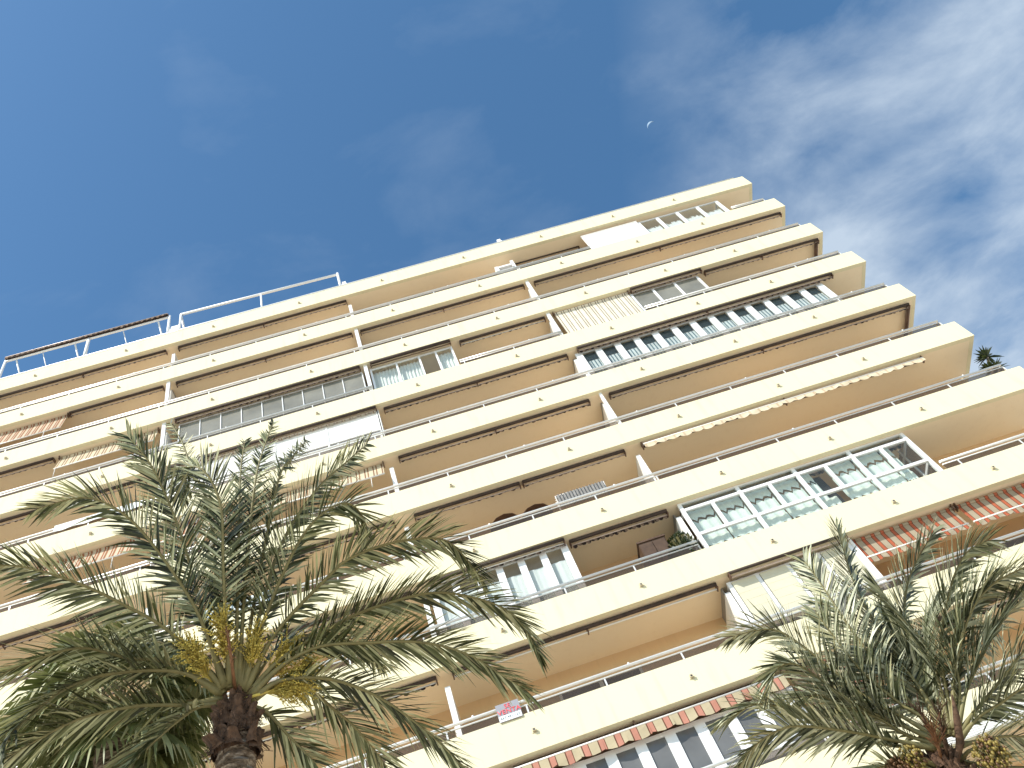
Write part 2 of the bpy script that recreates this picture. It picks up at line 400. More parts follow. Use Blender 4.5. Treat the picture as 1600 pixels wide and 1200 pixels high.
# ninth: wide white frames, dark panes
enclosure(8,lin(-17.4,-11.45,9),.24,'panemid',top=.40,bw=.10,sill=.35)
m=MB(); m.box(-17.4,-11.4,.24,.32,zt(8)-.40,zt(8)-.004)
for q in range(5): m.box(-17.4,-11.4,.232,.24,zt(8)-.39+q*.075,zt(8)-.38+q*.075)
m.build('shutter_box',M['wood'],block)
m=MB(); m.box(-11.17,-10.98,.15,.3,zt(8)-FH+PAR+.003,zt(8)-.004); m.build('post',M['wood'],block)
# the big curtained enclosure of the seventh balcony: fanlight strip, main lights, low lights
xs=lin(-11.13,-4.50,8); z1=zt(6)-.004; z0=zt(6)-FH+PAR+.003; y=.17; f=MB()
for i,x in enumerate(xs):
    w=.10 if i%2==0 else .09
    if i%2==0: f.box(x-w/2,x+w/2,y,y+.08,z0,z1)
    else: f.box(x-w/2,x+w/2,y+.002,y+.078,zt(6)-1.22,zt(6)-.28)
for a,c in zip(xs[:-2:2],xs[2::2]):
    f.box(a+.05,c-.05,y+.004,y+.076,z1-.045,z1-.002)
    f.box(a+.05,c-.05,y+.004,y+.076,zt(6)-.33,zt(6)-.24); f.box(a+.05,c-.05,y+.004,y+.076,zt(6)-1.30,zt(6)-1.21)
    f.box(a+.05,c-.05,y+.004,y+.076,z0+.002,z0+.035)
for x in (xs[0],xs[-1]):
    for (ya,yb) in ((y+.081,y+.13),(.8,.85),(DEP-.06,DEP-.003)): f.box(x-.035,x+.035,ya,yb,z0,z1)
    for h in (.28,1.25): f.box(x-.03,x+.03,y+.13,.8,zt(6)-h-.04,zt(6)-h+.04); f.box(x-.03,x+.03,.85,DEP-.06,zt(6)-h-.04,zt(6)-h+.04)
    f.box(x-.03,x+.03,y+.13,DEP-.06,z0+.002,z0+.05)
fr6=f.build('glazed_enclosure',M['whitem'],block)
for a,c in zip(xs[:-2:2],xs[2::2]):
    p=MB(); p.box(a+.04,c-.04,y+.036,y+.044,z0+.02,z1-.03); p.build('window_pane',M['paneblue'],fr6)
for x in (xs[0],xs[-1]):
    p=MB(); p.box(x-.004,x+.004,y+.1,DEP-.05,z0+.03,z1-.03); p.build('window_pane',M['glassrail'],fr6)
def zig(x0,x1,y,za,zb,mat='curtg',seed=0,skip=False):
    """a valance with a zigzag lower edge and a drape with a zigzag upper edge"""
    rr=random.Random(seed); m=MB(); n=10; px=[x0+(x1-x0)*j/n for j in range(n+1)]
    low=[za-.30-(.10 if j%3==0 else -.03 if j%3==1 else .0)+rr.uniform(-.03,.03) for j in range(n+1)]
    for j in range(n):
        dy=.012*math.sin(j*1.9); dz=.012*math.sin((j+1)*1.9)
        m.face([(px[j],y+dy,low[j]),(px[j+1],y+dz,low[j+1]),(px[j+1],y+dz,za),(px[j],y+dy,za)])
        if not skip: m.face([(px[j],y+.015+dy,zb),(px[j+1],y+.015+dz,zb),(px[j+1],y+.015+dz,low[j+1]-.075),(px[j],y+.015+dy,low[j]-.075)])
    return m
for i in range(8):
    a,c=xs[i]+.02,xs[i+1]-.02
    if i==4: c=a+.38
    if i==7: c=a+.30
    zig(a,c,y+.22,zt(6)-.20,zt(6)-1.45,seed=i).build('curtain',M['curtg'],fr6)
    zig(a,c if i!=4 else xs[i+1]-.25,y+.20,zt(6)-1.30,zt(6)-1.9,seed=i+20,skip=True).build('curtain',M['curtg'],fr6)
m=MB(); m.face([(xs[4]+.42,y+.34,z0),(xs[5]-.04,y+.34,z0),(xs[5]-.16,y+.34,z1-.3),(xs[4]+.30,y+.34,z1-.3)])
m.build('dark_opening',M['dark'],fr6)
# ribbed white cladding low on the tenth balcony front
z=zt(9); m=MB(); m.box(-9.6,-.3,-.03,-.004,z+.03,z+.36)
q=z+.05
while q<z+.34: m.box(-9.6,-.3,-.04,-.03,q,q+.018); q+=.045
m.build('slatted_panel',M['white'],block)
# roof frames
rf=thing('roof_frame','white tubular canopy frame on the roof terrace between two white end walls','canopy frame',(-21.9,.2,ZB+1.1))
m=MB(); 
m.tube([(-3.5,0,0),(-3.5,0,1.80)],.055,8); m.build('post',M['whitem'],rf)
m=MB(); m.tube([(0,0,0),(0,0,1.72)],.045,8); m.build('post',M['whitem'],rf)
m=MB(); m.tube([(3.42,0,0),(3.42,0,1.65)],.06,8); m.build('post',M['whitem'],rf)
m=MB(); m.tube([(-3.5,0,1.80),(3.42,0,1.55)],.06,8); m.build('beam',M['whitem'],rf)
m=MB(); m.tube([(-3.5,.06,1.75),(-3.5,1.3,.1)],.05,8); m.build('brace',M['whitem'],rf)
pg=thing('roof_pergola','white roof terrace frame carrying a long rolled striped awning at the left','pergola',(-29.4,.2,ZB+1.1))
for x,w in ((-3.45,.055),(3.5,.06)):
    m=MB(); m.tube([(x,0,0),(x,0,1.95)],w,8); m.build('post',M['whitem'],pg)
m=MB(); m.tube([(.05,0,0),(.05,0,1.9)],.07,8); m.build('post',M['whitem'],pg)
m=MB(); m.tube([(-3.45,0,1.86),(3.5,0,1.86)],.05,8); m.build('beam',M['whitem'],pg)
for x in (-3.0,-1.9,-.55,1.5,3.0):
    m=MB(); m.tube([(x,.05,1.80),(x+.05,1.5,.25)],.022 if x in (-1.9,1.5) else .04,6); m.build('brace',M['whitem'],pg)
m=MB(); m.tube([(2.9,.5,.35),(3.45,.5,.35)],.06,6); m.box(2.85,3.0,.4,.6,.2,.4); m.build('hinge_arm',M['whitem'],pg)

# ------------------------------------------------------------------ awnings
def scallop(m,x0,x1,y,z,h,step=.22,mi=0,sag=.35,lean=0.0,rnd=None):
    n=max(2,int(round((x1-x0)/step))); w=(x1-x0)/n
    for j in range(n):
        a=x0+j*w; r1=rnd.uniform(-.02,.02) if rnd else 0
        P=[(a,y,z),(a+w,y,z)]
        edge=[]
        for q in range(5):
            t=q/4; edge.append((a+w*(1-t), y-lean+ .015*math.sin((j+t)*2.3), z-h*(1-sag)-h*sag*math.sin(math.pi*t)+r1))
        m.face(P+edge)
def awning(k,x0,x1,fabric,label,group,y=.29,z=.06,vh=.055,bar='pinkbar',drop=0,lean=0,roll=.05,step=.13,sag=.35,arms=True,name='awning',zb=None,cords=()):
    zz=(zt(k) if zb is None else zb)-z; cx=(x0+x1)/2; hw=(x1-x0)/2
    t=thing(name,label,'awning',(cx,y,zz),group)
    yr=.03 if (drop or vh>.15 or zb is not None) else -.07
    m=MB(); m.tube([(-hw,yr,0),(hw,yr,0)],roll,10,0); m.build('roller',M[fabric if zb is None and drop else 'rollerdark'],t)
    for x in (-hw,hw,0) if hw>2.2 else (-hw,hw):
        m=MB(); m.box(x-.015,x+.015,-.06,.1,-.09,max(.02,z-.003)); m.build('bracket',M['brown'],t)
    yb=(-.085 if yr>0 else .03)-lean; zl=(-.035 if yr>0 else -.06)-drop
    m=MB(); m.tube([(-hw+.02,yb,zl),(hw-.02,yb,zl)],.024,6); m.build('front_bar',M[bar],t)
    if drop:
        m=MB(); n=6
        for j in range(n):
            a=j/n; c=(j+1)/n
            def P(s,x): return (x,.03-.066*(1-s)*0+(yb-.03)*s, .03+(zl-.03)*s-.02*math.sin(math.pi*s))
            m.face([P(a,-hw+.03),P(a,hw-.03),P(c,hw-.03),P(c,-hw+.03)],0,True)
        m.build('canopy',M[fabric],t)
    if vh:
        m=MB(); scallop(m,-hw+.03,hw-.03,yb-.008,zl-.02,vh,step,0,sag,.01,random); m.build('valance',M[fabric],t)
    for x in cords:
        m=MB(); m.tube([(x,yb,zl),(x-.02,yb+.02,zl-.45)],.012,5); m.build('cord',M['whitebar'],t)
    return t
G1='rolled-up awnings under the balcony fronts'; G2='striped awnings let down over the balconies'
def bay(x): return 'left end' if x<-25.6 else 'left middle' if x<-18.3 else 'right middle' if x<-11.3 else 'right corner'
def rolled(k,x0,x1,desc='rolled brown striped awning',**kw):
    mid=(x0+x1)/2
    return awning(k,x0,x1,kw.pop('fabric','str_roll'),desc+' under the '+ORD[k]+' balcony, '+bay(mid),G1,**kw)
rolled(0,-32.6,-25.9); rolled(0,-25.4,-18.4)
m_=awning(0,-11.1,-8.2,'str_tan','thin closed awning box under the topmost balcony, right corner',G1,y=.75,vh=0,roll=.03,z=.05,bar='pinkbar')
rolled(1,-29.35,-25.85); rolled(1,-25.35,-18.5,vh=.05); rolled(1,-18.15,-11.45,vh=.03,desc='dark rolled awning with a tight roll'); rolled(1,-11.0,-.25,vh=.05,desc='long dark rolled awning')
rolled(2,-32.8,-29.5); rolled(2,-25.2,-18.5,y=.13,z=.06,roll=.05,vh=.10,desc='rolled dotted awning above grey frosted panes'); 
awning(2,-18.1,-15.1,'str_roll','dark red brown rolled awning above white curtains under the third balcony',G1,y=.10,z=.09,roll=.06,vh=0,bar='brown')
rolled(2,-14.75,-11.45,desc='rolled awning with a cream front bar',bar='whitebar',vh=.06)
rolled(2,-8.0,-5.15,y=.13,z=.06,roll=.045,vh=.10,desc='rolled dotted awning above three grey panes'); rolled(2,-5.0,-.25,desc='thin rolled awning running to the corner',vh=.05)
rolled(3,-32.8,-26.1); rolled(3,-25.3,-18.3,y=.12,z=.06,roll=.045,vh=.08,fabric='str_tan',desc='pale rolled awning above white shutters')
rolled(3,-18.05,-11.5,vh=.08); rolled(3,-11.1,-1.4,y=.13,z=.06,roll=.045,vh=.11,desc='long rolled dotted awning above the striped blinds')
rolled(4,-18.0,-11.7,vh=.08); rolled(4,-11.0,-.3,vh=.06,desc='long tightly rolled awning')
rolled(5,-32.8,-26.2); rolled(5,-21.5,-18.6); rolled(5,-18.0,-14.85,desc='left of two plain rolled awnings',vh=.04); rolled(5,-14.75,-11.6,desc='right of two plain rolled awnings',vh=.04)
rolled(6,-25.2,-18.6); rolled(6,-18.05,-14.4,y=.13,z=.06,roll=.045,vh=.06,desc='rolled awning with a pale bar above frosted panes',bar='whitebar'); rolled(6,-14.25,-11.5,vh=.12,desc='short rolled awning beside the potted plants')
rolled(6,-11.0,-4.6,y=.42,z=.10,roll=.05,vh=.14,desc='awning behind the curtained enclosure glass')
rolled(6,-32.8,-26.0)
rolled(7,-25.0,-18.5,bar='whitebar',desc='rolled awning with a white front bar behind the palm'); awning(7,-18.1,-11.45,'str_roll','long white barred rolled awning above the sale sign balcony',G1,bar='whitebar',vh=0)
rolled(7,-11.1,-8.0,y=.06,z=.06,roll=.04,vh=0,desc='brown rolled awning above beige blinds'); rolled(7,-32.8,-26.0)
rolled(8,-7.6,-.3,vh=.12); rolled(8,-25.2,-18.6)
# side awnings rolled at the open corner end
for k in (2,4):
    t=thing('awning','short dark rolled awning along the corner end under the '+ORD[k]+' balcony','awning',(-.32,.8,zt(k)-.09),G1)
    m=MB(); m.tube([(0,-.55,0),(0,.65,0)],.06,8); m.build('roller',M['brown'],t)
    m=MB(); m.tube([(-.1,-.55,-.05),(-.1,.65,-.05)],.025,6); m.build('front_bar',M['brown'],t)
# let down
def dropped(k,x0,x1,fab,drop,label,lean=.12,**kw): return awning(k,x0,x1,fab,label,G2,y=.27,z=.09,drop=drop,lean=lean,**kw)
dropped(1,-32.85,-29.42,'str_orange',1.08,'orange striped awning let down under the second balcony at the left edge',vh=0,bar='whitebar',cords=(1.1,))
dropped(2,-29.3,-25.85,'str_tan',.88,'cream awning with brown stripes let down under the third balcony, left end',vh=0,bar='whitebar',cords=(-1.65,1.3))
dropped(4,-29.3,-26.1,'str_orange',.78,'striped awning let down under the fifth balcony left of the upper palm fronds',vh=0,bar='whitebar',cords=(1.0,))
dropped(4,-25.35,-23.2,'str_orange',.78,'short striped awning let down behind the big palm under the fifth balcony',vh=0,bar='whitebar')
dropped(4,-22.2,-18.5,'str_tan',.72,'cream awning with thin brown stripes let down beside the divider',vh=0,bar='whitebar',cords=(1.4,))
dropped(7,-7.85,-5.06,'str_red',.60,'left of the two red striped awnings with scalloped valance',lean=-.06,vh=.17,bar='whitebar',step=.34,sag=.25)
dropped(7,-4.96,-1.6,'str_red',.60,'right of the two red striped awnings with scalloped valance',lean=-.06,vh=.17,bar='whitebar',step=.34,sag=.25)
awning(5,-11.05,-1.85,'str_cream','long awning with a sunlit cream scalloped valance under the sixth balcony',G2,y=.20,z=.12,vh=.20,step=.36,sag=.3,bar='whitebar')
awning(8,-18.1,-11.3,'str_pink','rolled awning with a long red and cream valance above white window frames',G2,y=.17,z=.14,vh=.30,step=.5,sag=.2,bar='whitebar')
awning(2,-11.1,-8.12,'str_thin','cream awning with thin brown lines let down fully to the balcony front',G2,y=.17,z=.08,drop=1.72,lean=-.06,vh=0,bar='whitebar')
t=awning(8,-10.85,-9.6,'str_pink','red and cream striped side blind beside the brown post',G2,y=.22,z=.08,drop=1.7,lean=-.07,vh=0,bar='whitebar')
rp=awning(0,-32.85,-25.95,'str_roll','striped awning rolled along the roof pergola beam',G1,y=.16,zb=ZB+1.1+2.05,z=0.0,vh=.15,roll=.07,bar='pinkbar',step=.25)

LEFT_CROWN=(-20.156,-8.914,8.747)
LEFT_FRONDS=[
  [(-0.06,-0.17,0.16),(-0.16,-0.74,0.79),(-0.42,-1.35,1.33),(-0.69,-1.75,1.67),(-1.04,-1.98,1.83),(-1.52,-2.02,1.81)],
  [(-0.04,-0.16,0.16),(-0.13,-0.53,0.72),(-0.19,-1.22,1.55),(-0.33,-1.81,2.20),(-0.55,-2.13,2.62)],
  [(-0.01,-0.14,0.15),(-0.03,-0.40,0.84),(0.09,-1.17,2.02),(-0.06,-1.36,2.65),(-0.18,-1.45,3.24),(-0.36,-1.46,3.79)],
  [(0.00,-0.17,0.18),(0.17,-0.88,1.12),(0.30,-1.36,1.79),(0.18,-1.62,2.21),(-0.06,-1.56,2.41),(-0.27,-1.22,2.42)],
  [(0.04,-0.12,0.15),(0.29,-0.74,1.21),(0.42,-1.06,1.98),(0.51,-1.23,2.62),(0.57,-1.24,3.18)],
  [(0.07,-0.11,0.15),(0.37,-0.70,1.22),(0.63,-1.14,2.14),(0.76,-1.21,2.75),(0.96,-1.26,3.38)],
  [(0.09,-0.11,0.15),(0.40,-0.46,1.12),(0.91,-1.05,2.35),(1.10,-0.93,2.97),(1.27,-0.72,3.56)],
  [(0.10,-0.09,0.13),(0.41,-0.36,0.89),(0.79,-0.62,1.69),(1.30,-0.73,2.37),(1.74,-0.65,2.89),(2.05,-0.51,3.36)],
  [(0.11,-0.08,0.13),(0.55,-0.48,0.82),(1.08,-0.83,1.43),(1.44,-0.87,1.74),(1.70,-0.74,1.89),(1.80,-0.41,1.88),(1.72,-0.08,1.85)],
  [(0.13,-0.06,0.11),(0.56,-0.31,0.57),(1.28,-0.52,0.99),(1.56,-0.55,1.14),(2.05,-0.50,1.24),(2.57,-0.37,1.24),(2.79,-0.18,1.17),(2.98,0.19,0.92)],
  [(0.13,-0.02,0.07),(0.57,-0.16,0.32),(1.32,-0.23,0.52),(1.80,-0.25,0.55),(2.43,-0.21,0.51),(2.99,-0.03,0.27),(3.23,0.13,0.02),(3.33,0.37,-0.31)],
  [(0.14,-0.01,0.05),(0.57,-0.15,0.23),(1.02,-0.21,0.27),(1.51,-0.17,0.15),(2.09,-0.10,-0.02),(2.54,0.00,-0.29),(2.84,0.11,-0.62),(3.03,0.15,-0.89)],
  [(0.13,0.02,0.02),(0.51,-0.05,0.12),(1.02,0.04,0.01),(1.44,0.20,-0.24),(1.73,0.34,-0.53),(2.00,0.49,-0.88),(2.18,0.59,-1.20)],
  [(0.13,0.02,0.02),(0.43,0.05,0.14),(0.74,0.21,0.13),(0.96,0.48,-0.05),(1.10,0.67,-0.17),(1.24,0.91,-0.35),(1.35,1.14,-0.53)],
  [(0.11,0.04,-0.01),(0.30,0.10,-0.10),(0.48,0.28,-0.36),(0.61,0.36,-0.55),(0.71,0.40,-0.72)],
  [(-0.10,-0.17,0.15),(-0.15,-0.27,0.26),(-0.48,-0.77,0.65),(-0.81,-1.11,0.84),(-1.13,-1.41,0.99),(-1.53,-1.75,1.09),(-1.83,-1.93,1.11),(-2.10,-2.02,1.07)],
  [(-0.11,-0.15,0.13),(-0.52,-0.64,0.31),(-0.83,-0.92,0.27),(-1.15,-1.27,0.24),(-1.47,-1.48,0.04),(-1.71,-1.63,-0.19),(-1.85,-1.71,-0.43)],
  [(-0.11,-0.14,0.11),(-0.42,-0.56,0.21),(-0.98,-0.96,0.08),(-1.31,-1.19,-0.18),(-1.54,-1.31,-0.52),(-1.63,-1.42,-0.82),(-1.65,-1.50,-1.13)],
  [(-0.12,-0.11,0.08),(-0.40,-0.31,-0.04),(-0.81,-0.65,-0.16),(-1.21,-0.95,-0.38),(-1.49,-1.16,-0.68),(-1.68,-1.35,-0.99)],
  [(-0.13,-0.08,0.04),(-0.31,-0.26,-0.07),(-0.43,-0.40,-0.27),(-0.64,-0.53,-0.57),(-0.84,-0.65,-0.90)],
  [(0.10,-0.05,0.09),(0.62,-0.01,0.72),(1.19,0.52,0.95),(1.51,1.21,0.99)],
  [(-0.08,-0.13,0.11),(-0.56,-0.44,0.74),(-1.23,-0.46,1.11),(-1.82,-0.13,1.25)],
]
RIGHT_CROWN=(-12.569,-6.165,6.725)
RIGHT_FRONDS=[
  [(0.09,-0.25,0.40),(0.04,-0.29,0.78),(-0.02,-0.35,1.26),(-0.09,-0.47,1.82),(-0.11,-0.57,2.31),(-0.10,-0.62,2.71),(-0.12,-0.71,3.16)],
  [(0.14,-0.28,0.41),(0.21,-0.37,0.94),(0.24,-0.34,1.37),(0.30,-0.30,1.81),(0.36,-0.33,2.36),(0.47,-0.38,2.90),(0.67,-0.63,3.62)],
  [(0.11,-0.25,0.39),(0.02,-0.32,0.66),(-0.12,-0.35,0.91),(-0.33,-0.49,1.38),(-0.43,-0.66,1.80),(-0.52,-0.85,2.20)],
  [(0.19,-0.30,0.42),(0.24,-0.30,0.79),(0.30,-0.27,1.19),(0.52,-0.34,1.67),(0.76,-0.39,2.11),(1.15,-0.52,2.54),(1.74,-0.74,2.91)],
  [(0.25,-0.32,0.38),(0.38,-0.38,0.66),(0.59,-0.57,1.13),(0.87,-0.73,1.50),(1.28,-1.00,1.89),(1.64,-1.12,2.11),(1.99,-1.12,2.17)],
  [(0.26,-0.32,0.38),(0.58,-0.53,0.86),(1.11,-0.83,1.36),(1.60,-0.96,1.61),(2.18,-1.01,1.68),(2.58,-0.91,1.73)],
  [(0.26,-0.30,0.34),(0.64,-0.46,0.70),(0.97,-0.48,0.94),(1.34,-0.49,1.19),(1.72,-0.49,1.41),(2.21,-0.53,1.61),(2.67,-0.50,1.74)],
  [(0.26,-0.28,0.31),(0.55,-0.38,0.45),(0.81,-0.40,0.56),(1.22,-0.53,0.72),(1.57,-0.61,0.86),(1.99,-0.73,0.99)],
  [(0.26,-0.27,0.28),(0.57,-0.42,0.37),(0.83,-0.50,0.38),(1.16,-0.62,0.40),(1.52,-0.71,0.32)],
  [(0.07,-0.23,0.38),(-0.13,-0.28,0.70),(-0.46,-0.37,1.17),(-0.63,-0.48,1.51),(-0.84,-0.62,1.90),(-1.05,-0.71,2.21),(-1.30,-0.68,2.35),(-1.59,-0.59,2.44)],
  [(0.04,-0.21,0.38),(-0.29,-0.29,0.72),(-0.64,-0.40,1.07),(-0.88,-0.57,1.40),(-1.11,-0.71,1.65),(-1.34,-0.71,1.68),(-1.57,-0.59,1.50)],
  [(0.02,-0.18,0.34),(-0.41,-0.15,0.53),(-0.64,-0.21,0.68),(-0.96,-0.29,0.91),(-1.24,-0.40,1.11),(-1.50,-0.51,1.29),(-1.82,-0.58,1.40),(-2.21,-0.54,1.35)],
  [(0.00,-0.16,0.32),(-0.35,-0.24,0.50),(-0.81,-0.36,0.73),(-1.34,-0.49,0.94),(-1.68,-0.60,0.96),(-2.10,-0.63,0.85),(-2.44,-0.64,0.63)],
  [(0.23,-0.22,0.23),(0.55,-0.21,0.20),(0.88,-0.14,0.17),(1.18,-0.02,0.09)],
  [(0.25,-0.32,0.38),(0.79,-0.38,1.00),(1.40,-0.23,1.42),(1.93,0.16,1.67)],
  [(0.09,-0.25,0.40),(-0.02,-0.16,1.10),(-0.34,0.26,1.57),(-0.65,0.85,1.83)],
  [(0.13,-0.26,0.38),(0.21,-0.30,1.20),(0.19,-0.08,1.84),(0.11,0.47,2.12)],
  [(0.03,-0.10,0.17),(-0.34,-0.13,0.25),(-0.72,-0.21,0.32),(-1.19,-0.22,0.23)],
  [(0.16,-0.26,0.37),(0.37,-0.26,1.17),(0.54,-0.12,2.01),(0.75,0.22,2.60)],
  [(0.22,-0.31,0.40),(0.46,-0.30,1.10),(0.92,-0.28,1.81),(1.46,-0.08,2.26)],
  [(0.03,-0.20,0.37),(-0.24,-0.12,0.92),(-0.57,0.00,1.51),(-1.01,0.31,1.88)],
  [(0.19,-0.27,0.35),(0.44,-0.48,0.97),(0.58,-0.53,1.50),(0.57,-0.57,2.17),(0.64,-0.51,2.64)],
  [(0.22,-0.27,0.33),(0.57,-0.46,0.73),(0.86,-0.65,1.27),(1.38,-0.87,1.63),(1.84,-0.87,1.74)],
  [(0.08,-0.19,0.31),(-0.22,-0.21,0.56),(-0.46,-0.31,0.86),(-0.75,-0.36,1.09),(-1.01,-0.45,1.33),(-1.25,-0.37,1.29)],
  [(0.15,-0.12,0.11),(0.41,-0.15,-0.10),(0.59,-0.11,-0.40)],
]
FAN=(-22.02,-7.76,10.35)
SUN_E=3.8; SKY_E=.128; EXPO=.69; SKY_SAT=1.16; CLOUD=(2.9,3.45,4.1)
CL_ROT=35; CL_LOC=(.3,.1,0); EDGE_Y=.05; EDGE_0=.355; EDGE_S=5.0

# ------------------------------------------------------------------ palms
def catmull(P,n):
    P=[Vector(p) for p in P]; Q=[P[0]*2-P[1]]+P+[P[-1]*2-P[-2]]
    L=[(P[i+1]-P[i]).length for i in range(len(P)-1)]; T=sum(L); out=[]
    for j in range(n+1):
        d=T*j/n; i=0
        while i<len(L)-1 and d>L[i]: d-=L[i]; i+=1
        t=min(1,d/max(L[i],1e-6)); a,b_,c,e=Q[i:i+4]
        out.append(.5*((2*b_)+(c-a)*t+(2*a-5*b_+4*c-e)*t*t+(3*b_-a-3*c+e)*t**3))
    return out,T
def frond(P,mats,rng,lmax=.46,dens=26,bare=.16,wid=.030,dry=.12,vee=.45):
    """arched stalk with two ranks of narrow pointed leaflets"""
    N=28; C_,T=catmull(P,N); m=MB()
    m.tube(C_,[.022*(1-j/N)**.7+.004+.026*max(0,1-j/5)**1.3 for j in range(N+1)],5,0)
    h=Vector((P[-1][0],P[-1][1],0))-Vector((P[0][0],P[0][1],0))
    if h.length<.25: h=Vector((P[-1][0],P[-1][1],0))
    h.normalize(); side=h.cross(Vector((0,0,1))).normalized()
    roll=rng.uniform(-.35,.35)
    cnt=int(T*dens)
    for s in (-1,1):
        for j in range(cnt):
            u=bare+(1-bare)*(j+rng.random()*.7)/cnt
            if u>=.995: u=.995
            fi=u*N; i=min(int(fi),N-1); p=C_[i].lerp(C_[i+1],fi-i); t=(C_[i+1]-C_[i]).normalized()
            sd=(side-t*side.dot(t)).normalized(); ad=sd.cross(t).normalized()
            if ad.z<0 and abs(t.z)<.9: ad=-ad
            if abs(t.z)>=.9 and ad.dot(h)>0: ad=-ad
            sd=Matrix.Rotation(roll,3,t)@sd; ad=Matrix.Rotation(roll,3,t)@ad
            w=(u-bare)/(1-bare)
            ln=lmax*(.35+1.0*math.sin(math.pi*min(1,.12+w*.80))**.8)*rng.uniform(.78,1.1)
            if w<.08: ln*=.35
            A=R(56-30*w+rng.uniform(-8,8)); rk=rng.choice((-1,0,1)); V=vee*(.75+.6*rk)+rng.uniform(-.10,.10)
            d=(t*math.cos(A)+(sd*s*math.cos(V)+ad*math.sin(V))*math.sin(A)).normalized()
            wd=d.cross(ad if abs(d.dot(ad))<.9 else sd).normalized()
            wd=Matrix.Rotation(rng.gauss(0,.22)+(.55+.25*rk)*s,3,d)@wd
            droop=ln*rng.uniform(.06,.34); bw=wid*rng.uniform(.75,1.15)
            q=[p+d*(ln*x)+Vector((0,0,-droop*x*x)) for x in (0,.3,.68,1)]
            ws=[bw*.45,bw,bw*.75,.002]
            isdry=rng.random()<dry*(.25+w*w*1.8)
            i0=len(m.v)
            tn=min(1,max(0,rng.choice((.02,.10,.35,.5,.62,.9,1.0))+rng.gauss(0,.08)))
            for a,b_ in zip(q,ws): m.v += [tuple(a-wd*b_*.5),tuple(a+wd*b_*.5)]
            for c in range(8): m.tone[i0+c]=tn+.12*(c>5)
            for c in range(3):
                m.f.append((i0+2*c,i0+2*c+1,i0+2*c+3,i0+2*c+2)); m.sm.append(True)
                m.m.append(2 if (isdry and c>=0) or (c==2 and rng.random()<.12) else 1)
    return m
def palm_trunk(base,top,r0,r1,rings,rng,mat):
    m=MB(); n=22; b0=Vector(base); t0=Vector(top)
    rows=[]
    for j in range(rings*2+1):
        u=j/(rings*2); c=b0.lerp(t0,u); r=r0+(r1-r0)*u
        row=[]
        for a in range(n):
            ph=2*math.pi*a/n; q=(.035 if j%2 else -.015)+rng.uniform(-.012,.012)
            zz=.06*math.sin(ph*2+j)*.4+rng.uniform(-.015,.015)
            row.append((c.x+(r+q)*math.cos(ph),c.y+(r+q)*math.sin(ph),c.z+zz))
        rows.append(row)
    i0=0
    for row in rows: m.v+=row
    for j in range(len(rows)-1):
        for a in range(n):
            m.f.append((j*n+a,j*n+(a+1)%n,(j+1)*n+(a+1)%n,(j+1)*n+a)); m.m.append(0); m.sm.append(False)
    return m
def strands(p0,p1,rng,n=60,spread=.22,mat='yellow',droop=.12,beads=True,len_=.5):
    """flower stalk: a flattened stem that bursts into thin beaded strands"""
    m=MB(); a=Vector(p0); b_=Vector(p1); t=(b_-a).normalized()
    m.tube([a,a.lerp(b_,.5)+Vector((0,0,.02)),b_],[.022,.018,.012],5,0)
    for j in range(n):
        u=rng.uniform(.45,1); o=a.lerp(b_,u)
        d=(t+Vector((rng.uniform(-1,1),rng.uniform(-1,1),rng.uniform(-1,1)))*.55).normalized()
        l=len_*rng.uniform(.4,1)
        q=[o,o+d*l*.5,o+d*l+Vector((0,0,-droop*rng.uniform(.3,1.3)))]
        m.tube(q,[.005,.005,.003],3,0,False)
        if beads:
            for e in range(4): m.ball(q[1].lerp(q[2],e/3)+Vector((rng.uniform(-.01,.01),0,rng.uniform(-.01,.01))),.010,0,4,3)
    return m
def date_bunch(p0,c,rng,r=.2,n=260,mats=None):
    m=MB(); a=Vector(p0); c=Vector(c)
    m.tube([a,a.lerp(c,.5)+Vector((0,0,.1)),c+Vector((0,0,r*.7))],[.03,.024,.016],6,0)
    for j in range(n):
        d=Vector((rng.gauss(0,1),rng.gauss(0,1),rng.gauss(0,1))).normalized()*r*(rng.random()**.4)
        d.z*=1.15; m.ball(c+d,rng.uniform(.014,.021),1 if rng.random()<.65 else 2,5,4,1.35)
        if j%4==0: m.tube([c+Vector((0,0,r*.6)),c+d],.004,3,0,False)
    return m
